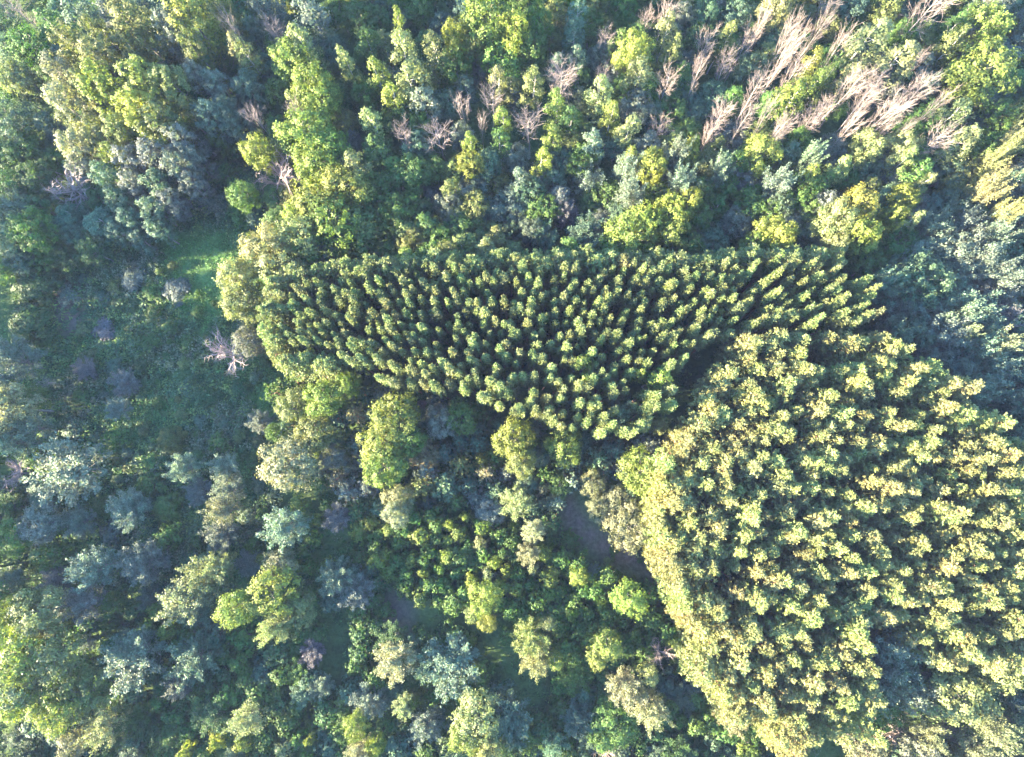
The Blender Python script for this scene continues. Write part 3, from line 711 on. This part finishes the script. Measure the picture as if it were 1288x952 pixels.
fill([(330, -30), (1310, -30), (1310, 250), (1060, 315), (330, 318), (300, 250), (360, 150)], ['narrow', 'broad', 'broad'], 30, 46, 6.5, 11,
     ['green', 'bgreen', 'olive', 'green', 'grey'], 7000, .58)
fill([(-20, -30), (330, -30), (345, 120), (290, 190), (190, 300), (120, 300), (-20, 310)], ['narrow', 'broad', 'poplar'], 30, 46, 5.5, 9, ['bgreen', 'green', 'bgreen', 'dark'], 2500, .6)
fill([(-20, 190), (90, 190), (130, 250), (120, 330), (-20, 345)], ['broad', 'broad', 'feather'], 30, 44, 5, 8, ['dark', 'green', 'bgreen'], 500, .55)
fill([(370, 270), (620, 300), (620, 322), (420, 330), (350, 345)], ['broad', 'narrow'], 28, 40, 9, 11.5, ['olive', 'green', 'lime'], 300, .55)
fill([(1085, 310), (1150, 290), (1310, 230), (1310, 580), (1220, 480), (1140, 430), (1110, 420)], ['feather', 'feather', 'broad'], 36, 54, 9, 12.5, ['silver', 'grey', 'bgreen', 'silver'], 1500, .56)
fill([(-20, 440), (30, 440), (90, 660), (80, 770), (-20, 770)], ['feather', 'broad', 'bush'], 30, 46, 3, 7, ['grey', 'bgreen', 'green', 'dark'], 500, .72)
fill([(110, 600), (330, 620), (330, 700), (200, 790), (60, 790), (60, 690)], ['feather', 'bush', 'bush'], 24, 40, 2, 5, ['grey', 'bgreen', 'green', 'green'], 200, .85)
fill([(345, 470), (460, 478), (560, 500), (700, 548), (830, 555), (830, 620), (680, 640), (590, 645), (455, 650), (345, 560)],
     ['youngpine', 'youngpine', 'broad', 'bush'], 20, 34, 4, 7, ['bgreen', 'green', 'grey', 'bgreen'], 900, .72)
THICKET = [(466, 650), (520, 640), (610, 655), (690, 690), (760, 720), (850, 790), (850, 830), (720, 800), (640, 770), (590, 765), (500, 738), (468, 700)]
fill(THICKET, ['bush'], 26, 38, 4.2, 6.4, ['green', 'green', 'lime', 'green'], 4000, .50)
GAPS = [[(470, 735), (520, 742), (600, 768), (690, 840), (700, 905), (650, 900), (590, 800), (500, 800)],
        [(380, 760), (440, 760), (440, 860), (415, 900), (405, 800)]]
fill([(60, 770), (180, 740), (330, 800), (470, 690), (480, 800), (440, 960), (-20, 960), (-20, 880)], ['bush', 'bush', 'bush', 'feather'], 28, 44, 3, 5.5, ['dark', 'green', 'green', 'bgreen'], 2500, .60, GAPS)
fill([(440, 790), (600, 790), (850, 800), (890, 860), (960, 920), (1000, 970), (430, 970)], ['bush', 'bush', 'bush', 'feather'], 28, 42, 2.6, 5, ['dark', 'green', 'green', 'bgreen'], 2500, .60, GAPS)
fill([(1090, 850), (1300, 850), (1300, 970), (1060, 970)], ['feather', 'broad'], 30, 50, 7, 11, ['tan', 'grey', 'bgreen', 'olive'], 250, .75)
fill([(60, 330), (200, 320), (330, 420), (345, 520), (330, 620), (120, 610), (110, 480)], ['bush'], 10, 24, .9, 2.0, ['green', 'olive', 'bgreen', 'dark'], 700, .95)
fill([(345, 470), (560, 500), (700, 548), (830, 560), (850, 800), (960, 920), (1000, 965), (330, 965), (330, 640), (400, 620)], ['bush', 'bush', 'youngpine'], 18, 30, 2.2, 4.6, ['green', 'green', 'dark', 'bgreen', 'lime'], 2600, .62, GAPS + [[(690, 610), (720, 610), (760, 660), (830, 690), (845, 740), (790, 730), (712, 670)]])
fill([(690, 700), (760, 610), (830, 640), (850, 760), (790, 740)], ['bush'], 14, 24, 1, 2, ['green', 'dark'], 25, 1.0)

# ----------------------------------------------------------------- labels
SECT = ['right of', 'upper right of', 'above', 'upper left of', 'left of', 'lower left of', 'below', 'lower right of']
ORD = ['nearest', 'second', 'third', 'fourth', 'fifth', 'sixth', 'seventh', 'eighth', 'ninth', 'tenth']
LM = [t for t in TREES if t['lm']]


def visible(t):
    return -8 < t['px'] < PW + 8 and -8 < t['py'] < PH + 8


TREES = [t for t in TREES if -45 < t['px'] < PW + 45 and -45 < t['py'] < PH + 45]
groups = {}
for t in TREES:
    big = t['dpx']
    size = 'small' if big < 27 else ('large' if big > 47 else 'medium-sized')
    t['desc'] = size + ' ' + COL[t['c']][1] + ' ' + NOUN[t['kind']]
    if t['label']:
        continue
    b = min(LM, key=lambda q: math.hypot(q['px'] - t['px'], q['py'] - t['py']))
    dx, dy = t['px'] - b['px'], b['py'] - t['py']
    s = int(round(math.atan2(dy, dx) / (PI / 4))) % 8
    groups.setdefault((t['desc'], b['lm'], s), []).append((math.hypot(dx, dy), id(t), t))
for (desc, lm, s), lst in groups.items():
    lst.sort(key=lambda q: q[0])
    for i, (_, _, t) in enumerate(lst):
        if len(lst) == 1:
            t['label'] = f'{desc} {SECT[s]} {lm}'
        else:
            t['label'] = f'{desc}, {ORD[i]} such one {SECT[s]} {lm}'


# ----------------------------------------------------------------- placing
def place(name, kind, x, y, h, d, colour, label, cat, group, variant=None, rz=None):
    k = KINDS[kind]
    v = random.choice(k['v']) if variant is None else k['v'][variant]
    root = bpy.data.objects.new(name, None)
    root.empty_display_size = 0.5
    root.location = (x, y, 0)
    root.rotation_euler = (random.gauss(0, .03), random.gauss(0, .03), random.uniform(0, 6.28) if rz is None else rz)
    s = d / k['D']
    root.scale = (s, s, h / k['H'])
    root['label'] = label; root['category'] = cat
    if group:
        root['group'] = group
    col.objects.link(root)
    for nm, me in ((k['crown'], v[0]), ('trunk', v[1])):
        o = bpy.data.objects.new(nm, me)
        o.parent = root
        if nm in ('crown', 'foliage'):
            o.color = (*colour, 1)
        col.objects.link(o)
    return root


def jitter(c, s=.10):
    f = 1 + random.gauss(0, s)
    return tuple(max(.01, v * f * (1 + random.gauss(0, .05))) for v in c)


SCL = dict(dead=.9, snag=1.35, narrow=1.2, broad=1.15, poplar=1.15)
GROUP = dict(broad='spreading broadleaf trees', narrow='slender broadleaf trees', poplar='poplars of the upper left clump', feather='feathery willows',
             bush='bushes of the undergrowth', dome='domed bushes', youngpine='young conifers below the pine block', dead='leafless trees of the upper wood', snag='leafless spreading trees')
for t in TREES:
    place(NAME[t['kind']], t['kind'], t['x'], t['y'], t['h'], t['d'] * SCL.get(t['kind'], 1.08), jitter(COL[t['c']][0]), t['label'],
          CAT.get(t['kind'], 'tree'), GROUP[t['kind']])

stA = stand(POLY_A, 14.0, 1.66, 'pine')
stB = stand(POLY_B, 15.0, 2.3, 'bigpine')


def edge_row(poly, h, sides, step):
    zc = h * .88; out = []
    W_ = [unproject(px, py, zc) for px, py in poly]
    for i in sides:
        (ax, ay), (bx, by) = W_[i], W_[(i + 1) % len(W_)]
        L = math.hypot(bx - ax, by - ay); u = random.uniform(0, .5)
        while u < L:
            x = ax + (bx - ax) * u / L + random.gauss(0, .3); y = ay + (by - ay) * u / L + random.gauss(0, .3)
            px, py = project(x, y, zc)
            out.append(dict(px=px, py=py, x=x, y=y, kind='edgepine', e=0.0, side=i)); u += step * random.uniform(.8, 1.25)
    return out


def merged(st, row):
    return row + [p for p in st if all((p['x'] - q['x']) ** 2 + (p['y'] - q['y']) ** 2 > 1.5 for q in row)]


stA = merged(stA, edge_row(POLY_A, 14.0, [21, 0, 1, 2, 3, 4, 5, 20, 19], 1.45))
for p in stB:
    if p['side'] in (15, 16, 17, 18, 19, 20, 21, 22) and p['e'] < 7.5 and random.random() < .8:
        p['kind'] = 'edgepine'
stB = merged(stB, edge_row(POLY_B, 15.0, [0, 1, 2, 20, 21, 22, 19, 18, 17, 16], 2.1))
blockers = [t for t in TREES if t['kind'] in ('narrow', 'feather', 'broad')]


def clear_of(p):
    return all(math.hypot(p['x'] - t['x'], p['y'] - t['y']) > .38 * t['d'] for t in blockers)


stA = [p for p in stA if clear_of(p)]
stB = [p for p in stB if clear_of(p)]
SA = {i: 'upper' for i in range(1, 6)}
SA.update({0: 'left', 20: 'left', 21: 'left', 19: 'left'})
SA.update({i: 'right' for i in range(6, 13)})
SA.update({i: 'lower' for i in range(13, 19)})
LABA = dict(
    upper='dark green pine in the sunlit upper edge row of the long middle pine block',
    left='olive-lit pine on the rounded left end of the long middle pine block',
    right='dark pine on the shaded right end of the long middle pine block',
    lower='bright-tipped pine in the slanting lower edge row of the long middle pine block',
    inner='dark green pine with a pale sunlit tip, deep inside the long middle pine block')
LABB = dict(
    left='fully sunlit yellow-green pine on the left flank of the big right-hand pine stand',
    upper='pale pine along the upper edge of the big right-hand pine stand',
    right='sunlit pine beside the leafless tangle at the right-hand stand lower right end',
    inner='yellow-green pine with sunlit left side, inside the big right-hand pine stand')
SB = {0: 'upper', 1: 'upper', 2: 'upper', 3: 'upper', 4: 'upper', 5: 'upper'}
SB.update({i: 'right' for i in range(6, 15)}); SB.update({i: 'left' for i in range(15, 23)})
stuff_q, stuff_c = [], []
stuff_t = []


def bake(kind, x, y, h, d, colour, store_q, store_c, store_t, thin=1.0):
    k = KINDS[kind]; v = random.choice(k['v'])
    a = random.uniform(0, 6.28); ca, sa = math.cos(a), math.sin(a)
    s = d / k['D']; sz = h / k['H']
    R = np.array([[ca * s, -sa * s, 0], [sa * s, ca * s, 0], [0, 0, sz]])
    Q = v[2]
    if thin < 1:
        Q = Q[rng.random(len(Q)) < thin]
    store_q.append(Q @ R.T + np.array([x, y, 0])); store_c.append(np.tile(np.array(colour), (len(Q), 1)))
    store_t.append(v[3] @ R.T + np.array([x, y, 0]))


CA = (0.138, 0.162, 0.060); CB = (0.200, 0.208, 0.080)
for lst, labs, sides, kind, h0, c0, where in ((stA, LABA, SA, 'pine', 14.0, CA, 'long middle pine block'), (stB, LABB, SB, 'bigpine', 15.0, CB, 'right-hand pine stand')):
    # the 300 that show largest: off-frame ones last, then edge rows, then those nearest the camera
    lst.sort(key=lambda p: (not visible(p), p['e'] > 2.6, math.hypot(p['x'], p['y'])))
    for i, p in enumerate(lst):
        kd = p['kind']; h = h0 * (random.gauss(.97, .035) if kd == 'edgepine' else random.gauss(1, .08)); d = KINDS[kd]['D'] * random.uniform(.85, 1.25)
        part = sides.get(p['side'], 'inner') if p['e'] < 2.6 else 'inner'
        cc = jitter(c0, .12)
        if i < 300:
            place(NAME[kind], kd, p['x'], p['y'], h, d, cc, labs[part], 'pine tree', f'{part} pines of the {where}')
        else:
            bake(kd, p['x'], p['y'], h, d, cc, stuff_q, stuff_c, stuff_t)
print('PINES', len(stA), len(stB), 'TREES', len(TREES))


def stuff_obj(name, me, label, cat, parent=None):
    o = bpy.data.objects.new(name, me)
    o['kind'] = 'stuff'
    if parent is None:
        o['label'] = label; o['category'] = cat
    else:
        o.parent = parent
    col.objects.link(o)
    return o


def joined(name, qs, cs, tq, tc, mat):
    Q = np.concatenate(qs + tq); Cc = np.concatenate(cs + [np.tile(np.array(tc), (len(t), 1)) for t in tq])
    return mesh_from_quads(name, Q, mat, tint=Cc)


if stuff_q:
    stuff_obj('pine_plantation', joined('pine_plantation', stuff_q, stuff_c, stuff_t, (.2, .11, .075), M_STUFF),
              'remaining pines massed inside the two planted stands', 'pine wood')

# woodland going on beyond the frame on every side
wq, wc, wt = [], [], []


def wood(n, test, hmin, hmax, kinds=('broad', 'poplar', 'narrow')):
    cells = {}
    for _ in range(n):
        x = random.uniform(-190, 190); y = random.uniform(-150, 190)
        if not test(x, y):
            continue
        key = (int(x // 5), int(y // 5))
        if key in cells:
            continue
        cells[key] = 1
        kd = random.choice(kinds)
        bake(kd, x, y, random.uniform(hmin, hmax), KINDS[kd]['D'] * random.uniform(.95, 1.3), jitter(random.choice([COL['green'], COL['olive'], COL['bgreen']])[0]), wq, wc, wt, .7)


fx0, fy1 = unproject(-40, -40, 9); fx1, fy0 = unproject(PW + 40, PH + 40, 9)


def outside(x, y, m=0):
    px, py = project(x, y, 9)
    return px < -45 - m or px > PW + 45 + m or py < -45 - m or py > PH + 45 + m


# tall belt to the left that keeps the clearing in shade
def belt(x, y):
    px, py = project(x, y, 0)
    return -215 < px < -55 and 235 < py < 760


wood(3000, belt, 17, 20)
wood(3000, belt, 5, 8, ('broad',))
wood(3000, lambda x, y: outside(x, y) and x > -86 and not belt(x, y), 9, 13)
wood(1500, lambda x, y: outside(x, y, 60) and x <= -86 and (project(x, y, 0)[1] < 20 or project(x, y, 0)[1] > 770 or x < -130) and not belt(x, y), 5, 7, ('broad',))
stuff_obj('woodland', joined('woodland', wq, wc, wt, (.15, .13, .11), M_STUFF), 'mixed green woodland going on beyond the photo edges', 'woodland')

# ----------------------------------------------------------------- ground
G = 2.0
nx = ny = 200
gx = np.linspace(-400, 400, nx + 1); gy = np.linspace(-400, 400, ny + 1)
# finer in the middle
gx = np.sign(gx) * (np.abs(gx) / 400) ** 1.5 * 400; gy = np.sign(gy) * (np.abs(gy) / 400) ** 1.5 * 400
gx = np.concatenate([[-1400, -800], gx, [800, 1400]]); gy = np.concatenate([[-1400, -800], gy, [800, 1400]])
XX, YY = np.meshgrid(gx, gy, indexing='ij')
ZZ = 0.10 * np.sin(XX * .31 + 1.3 * np.sin(YY * .17)) + 0.08 * np.sin(YY * .43 + XX * .12) - 0.1
ZZ[np.maximum(np.abs(XX), np.abs(YY)) > 300] = -0.1
nX, nY = XX.shape
verts = np.stack([XX, YY, ZZ], -1).reshape(-1, 3)
idx = np.arange(nX * nY).reshape(nX, nY)
quads = np.stack([idx[:-1, :-1], idx[1:, :-1], idx[1:, 1:], idx[:-1, 1:]], -1).reshape(-1, 4)
gm = bpy.data.meshes.new('ground')
gm.from_pydata(verts.tolist(), [], quads.tolist())
for p in gm.polygons:
    p.use_smooth = True


def world_poly(poly, z=0):
    return [unproject(px, py, z) for px, py in poly]


GRASS = [world_poly([(200, 300), (225, 288), (262, 294), (285, 280), (300, 322), (292, 380), (262, 420), (240, 392), (222, 398), (208, 345)]), world_poly([(300, 470), (345, 500), (360, 560), (330, 560), (315, 510)])]
DIRT = [world_poly([(700, 620), (715, 618), (745, 660), (800, 690), (835, 700), (840, 735), (800, 720), (755, 700), (712, 665)]), world_poly([(480, 748), (520, 752), (515, 800), (485, 790)]),
        world_poly([(60, 365), (95, 350), (105, 420), (70, 420)])]
mask = np.zeros((len(verts), 2), np.float32)
for i, (x, y, z) in enumerate(verts):
    if abs(x) < 110 and abs(y) < 110:
        for k, polys in enumerate((GRASS, DIRT)):
            for pl in polys:
                e = edge_dist(pl, x, y)[0]
                if inside(pl, x, y):
                    mask[i, k] = max(mask[i, k], min(1, .5 + e / 2.5))
                elif e < 1.8:
                    mask[i, k] = max(mask[i, k], .5 - e / 3.6)
at = gm.attributes.new('cover', 'FLOAT_COLOR', 'POINT')
cc = np.zeros((len(verts), 4), np.float32); cc[:, :2] = mask; cc[:, 3] = 1
at.data.foreach_set('color', cc.reshape(-1))
m, n, l = new_mat('ground_cover')
out = n.new('ShaderNodeOutputMaterial'); bs = n.new('ShaderNodeBsdfPrincipled')
bs.inputs['Roughness'].default_value = .95; bs.inputs['Specular IOR Level'].default_value = .1
tc = n.new('ShaderNodeTexCoord')
n1 = n.new('ShaderNodeTexNoise'); n1.inputs['Scale'].default_value = .16; n1.inputs['Detail'].default_value = 8; n1.inputs['Roughness'].default_value = .62
n2 = n.new('ShaderNodeTexNoise'); n2.inputs['Scale'].default_value = 1.7; n2.inputs['Detail'].default_value = 6; n2.inputs['Roughness'].default_value = .7
l.new(tc.outputs['Object'], n1.inputs['Vector']); l.new(tc.outputs['Object'], n2.inputs['Vector'])
r1 = n.new('ShaderNodeValToRGB')
e = r1.color_ramp.elements
e[0].position = .3; e[0].color = (.040, .055, .024, 1); e[1].position = .72; e[1].color = (.095, .145, .050, 1)
x_ = e.new(.5); x_.color = (.066, .105, .036, 1)
l.new(n1.outputs['Fac'], r1.inputs[0])
sep = n.new('ShaderNodeSeparateColor'); av = n.new('ShaderNodeAttribute'); av.attribute_name = 'cover'
l.new(av.outputs['Color'], sep.inputs[0])


def mixc(fac, a, bcol):
    mx = n.new('ShaderNodeMix'); mx.data_type = 'RGBA'
    l.new(fac, mx.inputs[0]); l.new(a, mx.inputs[6]); mx.inputs[7].default_value = (*bcol, 1)
    return mx.outputs[2]


c1 = mixc(sep.outputs[0], r1.outputs[0], (.085, .150, .045))
c2 = mixc(sep.outputs[1], c1, (.135, .10, .085))
mul = n.new('ShaderNodeMix'); mul.data_type = 'RGBA'; mul.blend_type = 'MULTIPLY'; mul.inputs[0].default_value = .8
r2 = n.new('ShaderNodeValToRGB'); r2.color_ramp.elements[0].position = .3; r2.color_ramp.elements[0].color = (.45, .45, .45, 1)
r2.color_ramp.elements[1].position = .7; r2.color_ramp.elements[1].color = (1.3, 1.3, 1.3, 1)
l.new(n2.outputs['Fac'], r2.inputs[0]); l.new(c2, mul.inputs[6]); l.new(r2.outputs[0], mul.inputs[7])
l.new(mul.outputs[2], bs.inputs['Base Color'])
bp = n.new('ShaderNodeBump'); bp.inputs['Strength'].default_value = .7; bp.inputs['Distance'].default_value = .3
l.new(n2.outputs['Fac'], bp.inputs['Height']); l.new(bp.outputs[0], bs.inputs['Normal'])
l.new(bs.outputs[0], out.inputs['Surface'])
gm.materials.append(m)
go = bpy.data.objects.new('ground', gm); go['kind'] = 'structure'; go['label'] = 'rough grassy woodland floor with a worn dirt track'; go['category'] = 'ground'
col.objects.link(go)

# ----------------------------------------------------------------- undergrowth: weeds, bramble, grass tufts nobody could count
uq, uc = [], []
UC = [(.085, .160, .052), (.105, .170, .080), (.14, .20, .062), (.075, .130, .060), (.050, .090, .036), (.16, .19, .115), (.13, .145, .09)]


def weeds(px, py, rad, hgt, n, c, leaf):
    x, y = unproject(px, py, 0)
    r = rad * np.sqrt(rng.random(n)); a = rng.random(n) * 6.283
    z = hgt * (1 - (r / rad) ** 2 * .8) * rng.uniform(.55, 1.05, n) + .04
    Pp = np.stack([x + r * np.cos(a), y + r * np.sin(a), z], -1)
    Nn = np.stack([np.cos(a) * r / rad * .8, np.sin(a) * r / rad * .8, np.full(n, .9)], -1) + rng.normal(size=(n, 3)) * .45
    uq.append(cards(Pp, Nn, leaf * rng.uniform(.7, 1.3, n)))
    uc.append(np.array(c)[None] * rng.uniform(.8, 1.2, (n, 1)))


CLEAR = [(20, 300), (200, 270), (300, 200), (345, 260), (300, 330), (345, 470), (380, 560), (340, 640), (330, 700), (200, 800), (60, 790), (20, 640)]
for _ in range(6500):
    px = random.uniform(0, 400); py = random.uniform(190, 800)
    if not inside(CLEAR, px, py):
        continue
    x, y = unproject(px, py, 0)
    if any(inside(g, x, y) for g in DIRT) and random.random() < .8:
        continue
    if any(inside(g, x, y) for g in GRASS):
        weeds(px, py, random.uniform(.5, 1.1), random.uniform(.1, .35), 34, random.choice(((.085, .19, .05), (.11, .20, .06), (.08, .16, .05))), .24)
        continue
    v = math.sin(px * .035 + 2 * math.sin(py * .021)) + math.sin(py * .05 + px * .02)
    ci = int(min(6, max(0, 3 + v * 1.4 + random.gauss(0, 1.2))))
    rad = random.choice((random.uniform(.4, .9), random.uniform(.7, 1.5)))
    weeds(px, py, rad, random.uniform(.4, 1.0) * rad * (1.5 if v > -.5 else .8), int(30 * rad * rad + 10), UC[ci], .36)
for _ in range(4200):
    px = random.uniform(-30, PW + 30); py = random.uniform(-30, PH + 30)
    x, y = unproject(px, py, 0)
    if inside(CLEAR, px, py) or any(inside(g, x, y) for g in DIRT):
        continue
    rad = random.uniform(.4, 1.1)
    low = any(inside(g, px, py) for g in GAPS)
    weeds(px, py, rad, random.uniform(.15, .3) if low else random.uniform(.3, 1.0), int(26 * rad * rad + 6), random.choice(UC[:6] if not low else UC[:1] + UC[4:5]), .28)
stuff_obj('undergrowth', mesh_from_quads('undergrowth', np.concatenate(uq), M_STUFF, tint=np.concatenate(uc)), 'low weeds and bramble covering the clearing and woodland floor', 'undergrowth')

# ----------------------------------------------------------------- light
EL = math.radians(14.5)
sx, sy = -0.985, -0.17
sd = Vector((sx * math.cos(EL), sy * math.cos(EL), math.sin(EL))).normalized()
sun_d = bpy.data.lights.new('sun', 'SUN'); sun_d.energy = 5.0; sun_d.angle = math.radians(.55); sun_d.color = (1.0, .855, .585)
sun = bpy.data.objects.new('sun', sun_d); sun.rotation_mode = 'QUATERNION'; sun.rotation_quaternion = sd.to_track_quat('Z', 'Y')
col.objects.link(sun)
w = bpy.data.worlds.new('World'); scene.world = w; w.use_nodes = True
wn = w.node_tree.nodes; wl = w.node_tree.links; wn.clear()
wo = wn.new('ShaderNodeOutputWorld'); bg = wn.new('ShaderNodeBackground'); sk = wn.new('ShaderNodeTexSky')
sk.sky_type = 'NISHITA'; sk.sun_disc = False; sk.sun_elevation = EL; sk.sun_rotation = math.atan2(sx, sy)
sk.air_density = 1.5; sk.dust_density = 0.3; sk.ozone_density = 6.0
bg.inputs['Strength'].default_value = .097
wl.new(sk.outputs[0], bg.inputs['Color']); wl.new(bg.outputs[0], wo.inputs['Surface'])

# ----------------------------------------------------------------- air
hz = bpy.data.meshes.new('haze')
hv = [(a, b, c) for a in (-1450, 1450) for b in (-1450, 1450) for c in (-1.6, CAMH + 6)]
hz.from_pydata(hv, [], [(0, 1, 3, 2), (4, 6, 7, 5), (0, 4, 5, 1), (2, 3, 7, 6), (0, 2, 6, 4), (1, 5, 7, 3)])
hm, hn, hl = new_mat('blue_air')
ho = hn.new('ShaderNodeOutputMaterial'); pv = hn.new('ShaderNodeVolumePrincipled')
pv.inputs['Color'].default_value = (.44, .52, 1.0, 1); pv.inputs['Density'].default_value = .00009; pv.inputs['Anisotropy'].default_value = 0.0
hl.new(pv.outputs[0], ho.inputs['Volume'])
hz.materials.append(hm)
hobj = bpy.data.objects.new('haze', hz); hobj['kind'] = 'stuff'; hobj['label'] = 'thin blue evening air over the wood'; hobj['category'] = 'haze'
col.objects.link(hobj)
scene.view_settings.view_transform = 'Standard'
scene.view_settings.look = 'None'
scene.view_settings.gamma = 1
scene.view_settings.use_curve_mapping = False
scene.view_settings.exposure = 4.08
cy = scene.cycles
cy.max_bounces = 5; cy.diffuse_bounces = 3; cy.glossy_bounces = 1; cy.transmission_bounces = 3; cy.transparent_max_bounces = 4
cy.sample_clamp_indirect = 3.0
cy.use_denoising = True
cy.volume_bounces = 0
